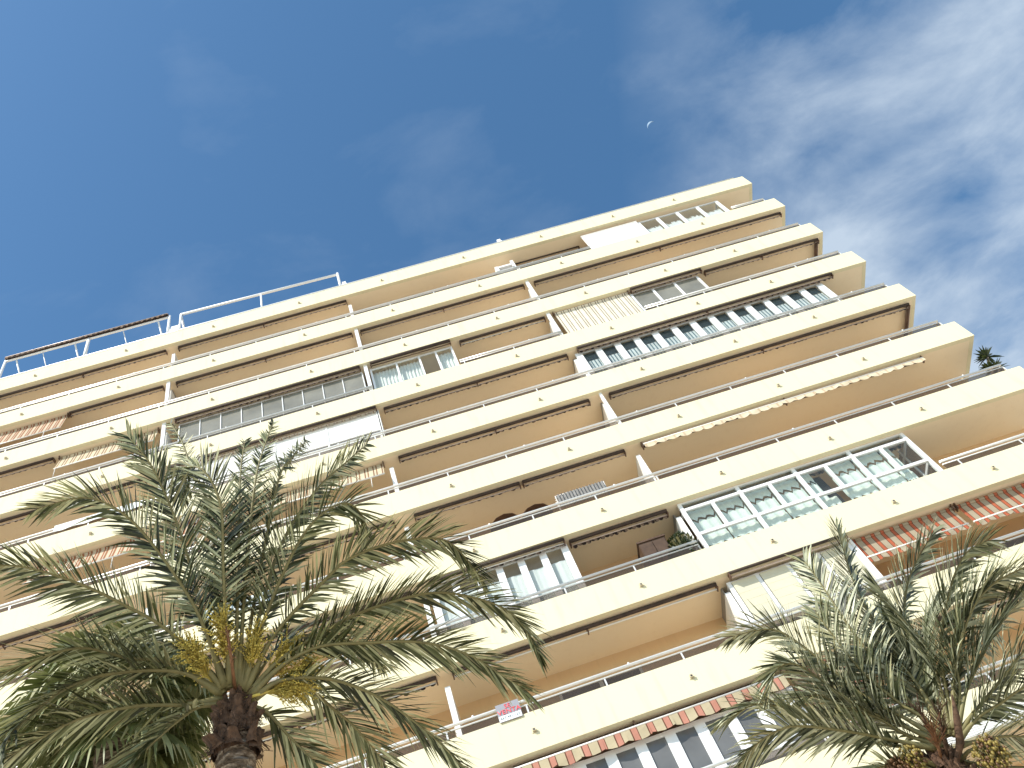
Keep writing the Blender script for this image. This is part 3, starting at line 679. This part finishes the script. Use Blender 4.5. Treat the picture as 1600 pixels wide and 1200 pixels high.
def boots(rng,n=54,r=.2,h=.66,z0=-.66):
    """stubs of cut leaf stalks clasping the top of the trunk, torn and fibrous"""
    out=[]
    for j in range(n):
        ph=j*2.39996+rng.uniform(-.35,.35); u=j/n; z=z0+h*u+rng.uniform(-.05,.05); m=MB()
        rad=r*(1.02-.45*u)*rng.uniform(.88,1.1); o=Vector((math.cos(ph),math.sin(ph),0)); s_=Vector((-math.sin(ph),math.cos(ph),0)); c=o*rad+Vector((0,0,z))
        l=rng.uniform(.12,.34); w=rng.uniform(.05,.12); out_=rng.uniform(.02,.17)*(1-.5*u); tw=s_*rng.uniform(-.07,.07)
        rows=[]
        for k in range(4):
            q=k/3; p=c+o*(out_*q*q)+tw*q+Vector((0,0,l*q)); ww=w*(1-.62*q)*rng.uniform(.85,1.15); th=.05*(1-.55*q)
            rows.append([p-s_*ww-o*.02,p-s_*ww*.5+o*th,p+s_*ww*.5+o*th,p+s_*ww-o*.02])
        i0=len(m.v); m.v+=[tuple(v) for row in rows for v in row]
        for k in range(3):
            for e in range(4):
                a=i0+k*4+e; b_=i0+k*4+(e+1)%4
                m.f.append((a,b_,b_+4,a+4)); m.m.append(0); m.sm.append(False)
        m.f.append(tuple(i0+12+e for e in range(4))); m.m.append(1); m.sm.append(False)
        for e in range(9):                                     # loose fibres
            p=c+s_*rng.uniform(-w,w)+o*.04+Vector((0,0,l*rng.uniform(0,.8)))
            m.tube([p,p+o*rng.uniform(.02,.08)+Vector((rng.uniform(-.06,.06),rng.uniform(-.06,.06),rng.uniform(-.18,.06)))],.0035,3,0,False)
        out.append(m)
    return out
def date_palm(crown,fronds,label,leaf,seed,r,kw={},narrow=(),bt=(54,.2,.66,-.66)):
    rng=random.Random(seed); c=Vector(crown)
    t=thing('date_palm',label,'palm tree',(c.x,c.y,0),'feathery date palms in front of the block')
    palm_trunk((0,0,0),(0,0,c.z-.40),r*1.0,r*.82,int(c.z*13),rng,None).build('trunk',M['bark'],t)
    for i,P in enumerate(fronds):
        k2=dict(kw)
        if i in narrow: k2.update(lmax=.27,vee=.9)
        frond(P,None,rng,**k2).build('frond',[M['rachis'],M[leaf],M['dry']],t,(0,0,c.z))
    for m in boots(rng,*bt): m.build('leaf_base',[M['boot'],M['cutend']],t,(0,0,c.z))
    return t,rng,c
lp,rng,c=date_palm(LEFT_CROWN,LEFT_FRONDS,'big date palm with dark fronds and yellow flower strands, left of the sale sign','leaf',11,.20,dict(lmax=.42,dens=42,wid=.030),(2,4,5,6))
for a,b_,n,sp in (((-.02,-.10,.1),(.05,-.95,.62),70,.2),((-.10,-.15,.05),(-.28,-.9,.40),70,.2),((.10,-.12,.05),(.36,-.72,.5),50,.2),((.12,-.10,.05),(.62,-.45,.42),80,.2),((.12,-.12,.0),(.78,-.34,.22),80,.2),((.12,-.2,.0),(.62,-.25,.06),60,.2)):
    strands((a[0],a[1]+.12,a[2]),(b_[0],b_[1]+.35,b_[2]+.05),rng,int(n*2.3),len_=.36).build('flower_stalk',M['yellow'],lp,(0,0,c.z))
strands((.05,-.15,.1),(.16,-.72,.42),rng,26,len_=.16,beads=False).build('flower_stalk',M['redbloom'],lp,(0,0,c.z))
rpalm,rng,c=date_palm(RIGHT_CROWN,RIGHT_FRONDS,'grey green date palm with round date bunches at the lower right','leafr',23,.19,dict(lmax=.50,dens=46,vee=.4,dry=.16,wid=.033),(),(78,.23,.80,-.50))
for a,b_,r in (((-.1,-.1,.1),(-.42,-.32,.22),.15),((-.1,-.1,.05),(-.62,-.26,.20),.13),((.1,-.1,.1),(.36,-.46,-.10),.19)):
    date_bunch(a,b_,rng,r).build('date_bunch',[M['rachis'],M['datefruit'] if r>.14 else M['datebrown'],M['datebrown']],rpalm,(0,0,c.z))
for a,b_ in (((-.05,-.1,.1),(-.06,-.52,.36)),((0,-.1,.1),(-.12,-.66,.55)),((.02,-.1,.1),(.10,-.6,.5))):
    strands(a,b_,rng,50,len_=.30,beads=False,droop=.05).build('flower_stalk',M['redbloom' if b_[2]<.5 else 'boot'],rpalm,(0,0,c.z))
# brown spathe boat
m=MB(); m.tube([(.02,-.2,.02),(.16,-.42,.16),(.24,-.6,.36),(.30,-.75,.55)],[.025,.05,.04,.008],7); m.build('spathe',M['boot'],rpalm,(0,0,c.z))

def fan_leaf(rng,d,up,pl,rad,segs=30):
    m=MB(); d=d.normalized(); s_=d.cross(up).normalized(); n_=s_.cross(d).normalized()
    hub=d*pl+Vector((0,0,-.10*pl*pl)); m.tube([(0,0,0),d*pl*.5+Vector((0,0,.0)),hub],[.022,.014,.010],5,0)
    fold=(d+Vector((0,0,-.55))).normalized()
    for j in range(segs):
        a=-2.15+4.3*(j+.5)/segs
        f=(fold*math.cos(a)+s_*math.sin(a)+n_*(.10*math.cos(a*2)+rng.uniform(-.05,.05))).normalized()
        l=rad*(.80+.25*math.cos(a*.8))*rng.uniform(.9,1.05); w=l*.055
        g=(s_*math.cos(a)-fold*math.sin(a)).normalized()
        g=(g+n_*(.45 if j%2 else -.45)).normalized()
        q=[hub,hub+f*l*.45,hub+f*l*.75+Vector((0,0,-.07*l)),hub+f*l*.95+Vector((0,0,-.38*l*rng.uniform(.7,1.3)))]
        ws=[.006,w,w*.7,.003]; i0=len(m.v)
        for p,b_ in zip(q,ws): m.v+=[tuple(p-g*b_),tuple(p+g*b_)]
        tn=rng.uniform(.2,.8)
        for c in range(8): m.tone[i0+c]=tn+.1*(c>3)
        for c in range(3): m.f.append((i0+2*c,i0+2*c+1,i0+2*c+3,i0+2*c+2)); m.m.append(2 if c==2 and rng.random()<.3 else 1); m.sm.append(True)
    return m
fp=thing('fan_palm','bushy fan palm with drooping green fan leaves behind the big date palm','palm tree',(FAN[0],FAN[1],0))
rng=random.Random(5)
palm_trunk((0,0,0),(0,0,FAN[2]-.2),.26,.20,60,rng,None).build('trunk',M['bark'],fp)
for j in range(46):
    ph=j*2.39996; el=math.sin(-1.0+2.0*(j/45)); el=max(-.85,min(.95,el)); h=math.sqrt(1-el*el)
    d=Vector((h*math.cos(ph),h*math.sin(ph),el+.05)).normalized()
    fan_leaf(rng,d,Vector((0,0,1)) if abs(d.z)<.95 else Vector((1,0,0)),rng.uniform(.6,.95),rng.uniform(.55,.72)).build('fan_leaf',[M['rachis'],M['fan'],M['dry']],fp,(0,0,FAN[2]))

# ------------------------------------------------------------------ things on the balconies
def rosette(m,c,n,l,rng,w=.035):
    for j in range(n):
        ph=j*2.4; el=R(rng.uniform(-35,75)); d=Vector((math.cos(ph)*math.cos(el),math.sin(ph)*math.cos(el),math.sin(el)))
        ll=l*rng.uniform(.8,1.1); g=d.cross(Vector((0,0,1))).normalized(); q=[c,c+d*ll*.5,c+d*ll+Vector((0,0,-.06))]
        i0=len(m.v)
        for p,b_ in zip(q,(w*.7,w,.003)): m.v+=[tuple(p-g*b_),tuple(p+g*b_)]
        for k in range(2): m.f.append((i0+2*k,i0+2*k+1,i0+2*k+3,i0+2*k+2)); m.m.append(0); m.sm.append(False)
fl=lambda k: zt(k)+.2
yz=fl(6)
yu=thing('yucca_plant','spiky potted yucca rising over the railing at the corner end of the seventh balcony','plant',(-.50,.55,yz))
rng=random.Random(3)
m=MB(); m.tube([(0,0,0),(0,0,.42)],[.17,.22],12); m.build('pot',M['terra'],yu)
m=MB(); m.tube([(0,0,.4),(.06,-.03,1.1),(.28,-.06,1.6),(.52,-.08,2.06)],[.06,.05,.045,.04],7); m.tube([(.06,-.03,1.1),(.30,.05,1.35),(.46,.05,1.55)],[.045,.04,.035],7); m.build('trunk',M['bark'],yu)
m=MB(); rosette(m,Vector((.54,-.08,2.08)),40,.42,rng); m.build('leaf_rosette',M['succ'],yu)
m=MB(); rosette(m,Vector((.48,.05,1.58)),34,.40,rng); m.build('leaf_rosette',M['succ'],yu)
m=MB(); rosette(m,Vector((.25,-.05,1.62)),24,.34,rng); m.build('leaf_rosette',M['succ'],yu)
def bush(x,y,z,r,n,label,seed,potr=.16,ph=.34):
    rng=random.Random(seed); t=thing('potted_plant',label,'plant',(x,y,z),'potted plants beside the curtained enclosure')
    m=MB(); m.tube([(0,0,0),(0,0,ph*.85),(0,0,ph*.86),(0,0,ph)],[potr*.75,potr,potr*1.12,potr*1.12],12); m.build('pot',M['terra'],t)
    m=MB()
    for j in range(n//8):
        a=rng.uniform(0,6.28); m.tube([(0,0,ph*.9),(math.cos(a)*r*.5,math.sin(a)*r*.5,ph+r*1.2),(math.cos(a)*r*.9,math.sin(a)*r*.9,ph+r*1.9)],.008,4,1,False)
    for j in range(n):
        d=Vector((rng.gauss(0,1),rng.gauss(0,1),rng.gauss(0,1))).normalized()*r*rng.random()**.4; d.z=d.z*1.5+r*1.3+ph
        u=Vector((rng.gauss(0,1),rng.gauss(0,1),rng.gauss(0,.6))).normalized()*.085; w=u.cross(Vector((rng.gauss(0,1),rng.gauss(0,1),1))).normalized()*.03
        m.face([d-u,d+w,d+u,d-w],0)
    m.build('leaves',[M['succ'],M['rachis']],t); return t
zf=fl(7)
bush(-11.62,.42,zf,.44,620,'leafy plant in a terracotta pot against the curtained enclosure',1,.16,.62)
bush(-11.66,.98,zf,.42,420,'taller dark leafy plant behind the terracotta pot in the corner',2,.17,1.1)
bush(-12.02,.24,zf,.13,120,'small plant in a pale pot left of the leafy corner plants',4,.14,.82)
# dark wooden cabinet behind the plants
cb=thing('garden_cabinet','dark brown cabinet standing against the wall behind the potted plants','cabinet',(-12.28,.55,zf))
m=MB(); m.box(-.36,.36,-.25,.25,0,1.86); m.box(-.39,.39,-.28,.28,1.86,1.91); m.build('cabinet_body',M['wood'],cb)
for s_ in (-1,1):
    m=MB(); m.box(min(.01*s_,.34*s_),max(.01*s_,.34*s_),-.275,-.252,.06,1.80); m.build('door',M['wood'],cb)
# grey pleated cloths on a drying rack
rk=thing('drying_rack','folding drying rack standing behind the railing, holding grey pleated cloths','drying rack',(-13.35,.33,fl(6)))
m=MB()
for x in (-.72,.72): m.tube([(x,-.14,0),(x,.12,1.62)],.014,5); m.tube([(x,.14,0),(x,-.12,1.62)],.014,5)
for y in (-.11,-.04,.04,.11): m.tube([(-.74,y,1.62),(.74,y,1.62)],.009,5)
m.build('rack_frame',M['alu'],rk)
ct=MB(); n=70
for j in range(n):
    a=-.70+1.4*j/n; c_=-.70+1.4*(j+1)/n; da=.022*math.sin(j*1.35); dc=.022*math.sin((j+1)*1.35)
    ct.face([(a,-.135+da,1.08),(c_,-.135+dc,1.08),(c_,-.12+dc,1.64),(a,-.12+da,1.64)],0,False)
    ct.face([(a,-.12+da,1.64),(c_,-.12+dc,1.64),(c_,.02,1.65),(a,.02,1.65)],0,False)
tag(ct.build('grey_cloth',M['cloth'],None,(-13.35,.33,fl(6))),'grey pleated cloth hung over the drying rack above the railing','cloth')
# two dark parasols
for x,w in ((-15.62,'left'),(-14.72,'right')):
    t=thing('parasol','%s of the two dark brown parasols on the balcony below the plain rolled awnings'%w,'parasol',(x,.52,fl(6)),'dark parasols on the same balcony')
    m=MB(); m.tube([(0,0,0),(0,0,1.53)],.018,6); m.box(-.2,.2,-.2,.2,0,.06); m.build('pole',M['brown'],t)
    m=MB(); n=12
    for j in range(n):
        a=2*math.pi*j/n; c_=2*math.pi*(j+1)/n
        for (r0,z0),(r1,z1) in zip(((0,1.54),(.22,1.525),(.38,1.47)),((.22,1.525),(.38,1.47),(.47,1.38))):
            m.face([(r0*math.cos(a),r0*math.sin(a),z0),(r1*math.cos(a),r1*math.sin(a),z1),(r1*math.cos(c_),r1*math.sin(c_),z1),(r0*math.cos(c_),r0*math.sin(c_),z0)])
    m.build('canopy',M['brown'],t)
# white appliance cabinet on the second balcony front next to its divider
wc=thing('utility_cabinet','white cabinet with a dark gap beside the divider on the second balcony','cabinet',(-11.75,.35,fl(1)))
m=MB(); m.box(-.36,.34,-.16,.2,0,1.46); m.build('cabinet_body',M['white'],wc)
m=MB(); m.box(-.38,-.24,-.18,.2,1.46,1.86); m.build('side_board',M['white'],wc)
m=MB(); m.box(-.24,.36,-.16,.25,1.74,1.86); m.build('shelf',M['white'],wc)
m=MB(); m.box(-.235,.35,.0,.18,1.47,1.73); m.build('dark_gap',M['dark'],wc)
# laundry at the left end, fifth balcony front
def sheet(x0,x1,zb,zt_,y,mat,name,label,cat,group=None):
    m=MB(); n=24
    for j in range(n):
        a=x0+(x1-x0)*j/n; c_=x0+(x1-x0)*(j+1)/n; da=.02*math.sin(a*9); dc=.02*math.sin(c_*9)
        m.face([(a,y+da,zb),(c_,y+dc,zb),(c_,y,zt_),(a,y,zt_)],0,True); m.face([(a,y,zt_),(c_,y,zt_),(c_,y+.15,zt_-.02),(a,y+.15,zt_-.02)],0,True)
    return tag(m.build(name,M[mat],None),label,cat,group)
z=zt(4)
sheet(-28.7,-25.95,z+1.12,z+1.42,.02,'curtw','white_sheet','long white sheet hung over the railing at the left behind the upper palm frond','laundry')
sheet(-24.0,-22.2,zt(6)+1.0,zt(6)+1.45,.02,'str_blue','towel','blue and white towel over the railing behind the date palm','laundry')
rng=random.Random(9)
for j in range(5):
    x=-29.9-.42*j; sheet(x,x+.34,zt(6)+.98,zt(6)+1.22,.0,('curtw','redbloom','curtg','curtw','cloth')[j],'small_cloth',('white','pink red','pale green','folded white','grey')[j]+' small cloth drying on the railing at the far left','laundry','small cloths drying on the railing')
# for sale sign on the ninth balcony railing
sg=thing('sale_sign','grey and white for sale sign with red lettering tied to the railing','sign',(-17.13,-.02,zt(8)+1.13))
W,H=.52,.46
m=MB(); m.box(-W/2,W/2,-.012,0,-H/2,H/2); m.build('sign_board',M['signgrey'],sg)
m=MB(); m.box(-W/2+.01,W/2-.01,-.017,-.0125,-H/2+.01,-H/2+.15); m.build('white_strip',M['signwhite'],sg)
def text(s,size,x,z,mat,y=-.02):
    cu=bpy.data.curves.new('lettering','FONT'); cu.body=s; cu.size=size; cu.align_x='CENTER'; cu.align_y='CENTER'; cu.extrude=.002
    o=bpy.data.objects.new('lettering_curve',cu); COL.objects.link(o)
    dg=bpy.context.evaluated_depsgraph_get(); me=bpy.data.meshes.new_from_object(o.evaluated_get(dg)); bpy.data.objects.remove(o)
    me.materials.clear(); me.materials.append(M[mat])
    q=link('lettering',me,sg,(x,y,z)); q.rotation_euler=(R(90),0,0); return q
text('SE',.15,.0,.135,'signred'); text('VENTA',.165,.01,.0,'signred'); text('667 491 125',.088,0,-.148,'signink')
text('i',.09,-.21,.03,'signwhite'); 

# crescent moon, far away
cam_loc=Vector((-17.544,-16.770,1.565))
mv=Vector((.333,.331,.883)).normalized()
cr=Vector((.9516,.1684,-.2571)); cd=Vector((-.2808,.8161,-.5050)); cf=Vector((.1248,.5528,.8239))
D=4000; rad=D*.0046
l=(-cr*.70-cd*.71); l=(l-mv*l.dot(mv)).normalized(); a=l.cross(mv).normalized()
m=MB(); nu,nv=22,8
for i in range(nu):
    for j in range(nv):
        P=[]
        for (ii,jj) in ((i,j),(i+1,j),(i+1,j+1),(i,j+1)):
            la=-math.pi/2+math.pi*ii/nu; th=R(-12+62*jj/nv)
            P.append((l*math.cos(th)-mv*math.sin(th))*math.cos(la)*rad+a*math.sin(la)*rad)
        m.face(P,0,True)
tag(m.build('moon',M['moon'],None,cam_loc+mv*D),'thin pale crescent moon in the blue sky above the roof corner','moon')

# ------------------------------------------------------------------ camera
cam=bpy.data.cameras.new('camera'); co=bpy.data.objects.new('camera',cam); COL.objects.link(co); S.camera=co
cam.sensor_width=36; cam.lens=1426.26/1600*36; cam.clip_end=9000; cam.clip_start=.1
mt=Matrix(((cr.x,-cd.x,-cf.x,cam_loc.x),(cr.y,-cd.y,-cf.y,cam_loc.y),(cr.z,-cd.z,-cf.z,cam_loc.z),(0,0,0,1)))
co.matrix_world=mt

# ------------------------------------------------------------------ light
SE,SA=R(42),R(45)                      # sun elevation; swung left of the facade normal
sd=Vector((-math.sin(SA)*math.cos(SE),-math.cos(SA)*math.cos(SE),math.sin(SE)))
su=bpy.data.lights.new('sun','SUN'); su.energy=SUN_E; su.angle=R(.53); su.color=(1,.955,.87)
so=bpy.data.objects.new('sun',su); COL.objects.link(so); so.rotation_euler=sd.to_track_quat('Z','Y').to_euler(); so.location=(-30,-30,60)
w=bpy.data.worlds.new('World'); S.world=w; w.use_nodes=True; nt=w.node_tree; bg=nt.nodes['Background']
sk=nt.nodes.new('ShaderNodeTexSky'); sk.sky_type='NISHITA'; sk.sun_disc=False; sk.sun_elevation=SE
sk.sun_rotation=math.atan2(sd.x,sd.y); sk.air_density=1.0; sk.dust_density=.6; sk.ozone_density=2.0
tc=nt.nodes.new('ShaderNodeTexCoord')
# wispy clouds, laid on a high flat layer: direction / height
sx=nt.nodes.new('ShaderNodeSeparateXYZ'); nt.links.new(tc.outputs['Generated'],sx.inputs[0])
def mth(op,a,b=None,clamp=False):
    n=nt.nodes.new('ShaderNodeMath'); n.operation=op; n.use_clamp=clamp
    for k,v in enumerate((a,b)):
        if v is None: continue
        if isinstance(v,(int,float)): n.inputs[k].default_value=v
        else: nt.links.new(v,n.inputs[k])
    return n.outputs[0]
zc=mth('MAXIMUM',sx.outputs['Z'],.12)
px=mth('DIVIDE',sx.outputs['X'],zc); py=mth('DIVIDE',sx.outputs['Y'],zc)
cb_=nt.nodes.new('ShaderNodeCombineXYZ'); nt.links.new(px,cb_.inputs[0]); nt.links.new(py,cb_.inputs[1])
mp=nt.nodes.new('ShaderNodeMapping'); mp.inputs['Rotation'].default_value=(0,0,R(CL_ROT)); mp.inputs['Scale'].default_value=(1.0,1.7,1); mp.inputs['Location'].default_value=CL_LOC
nt.links.new(cb_.outputs[0],mp.inputs['Vector'])
def nz(scale,detail,rough,dist):
    n=nt.nodes.new('ShaderNodeTexNoise'); n.inputs['Scale'].default_value=scale; n.inputs['Detail'].default_value=detail; n.inputs['Roughness'].default_value=rough; n.inputs['Distortion'].default_value=dist
    nt.links.new(mp.outputs[0],n.inputs['Vector']); return n.outputs['Fac']
big=nz(2.1,3,.5,.2); fine=nz(4.4,12,.59,.25)
# the cloud bank lies towards +x: a soft edge in the layer's own coordinates
edge=mth('MULTIPLY',mth('ADD',mth('ADD',px,mth('MULTIPLY',py,EDGE_Y)),-EDGE_0),EDGE_S,True)
dens=mth('ADD',mth('ADD',mth('MULTIPLY',big,.9),mth('MULTIPLY',fine,.9)),mth('MULTIPLY',mth('MULTIPLY',mth('SUBTRACT',py,.36),3.0,True),.16))
cl=mth('MULTIPLY',edge,mth('MULTIPLY',mth('SUBTRACT',dens,.70),1.75,True))
thin=mth('MULTIPLY',mth('SUBTRACT',dens,.93),.5,True)
fac=mth('MINIMUM',mth('ADD',cl,thin),.93)
hs=nt.nodes.new('ShaderNodeHueSaturation'); hs.inputs['Saturation'].default_value=SKY_SAT; hs.inputs['Value'].default_value=1; nt.links.new(sk.outputs[0],hs.inputs['Color'])
mx=nt.nodes.new('ShaderNodeMix'); mx.data_type='RGBA'; nt.links.new(fac,mx.inputs['Factor']); nt.links.new(mix(nt,1.0,hs.outputs[0],(.90,1.02,.96),'MULTIPLY'),mx.inputs['A']); mx.inputs['B'].default_value=(*CLOUD,1)
nt.links.new(mx.outputs['Result'],bg.inputs['Color']); bg.inputs['Strength'].default_value=SKY_E
S.view_settings.view_transform='Standard'; S.view_settings.look='None'; S.view_settings.exposure=EXPO; S.view_settings.gamma=1
S.cycles.max_bounces=10; S.cycles.diffuse_bounces=5; S.cycles.transparent_max_bounces=16; S.cycles.caustics_reflective=False; S.cycles.caustics_refractive=False
S.cycles.use_denoising=True
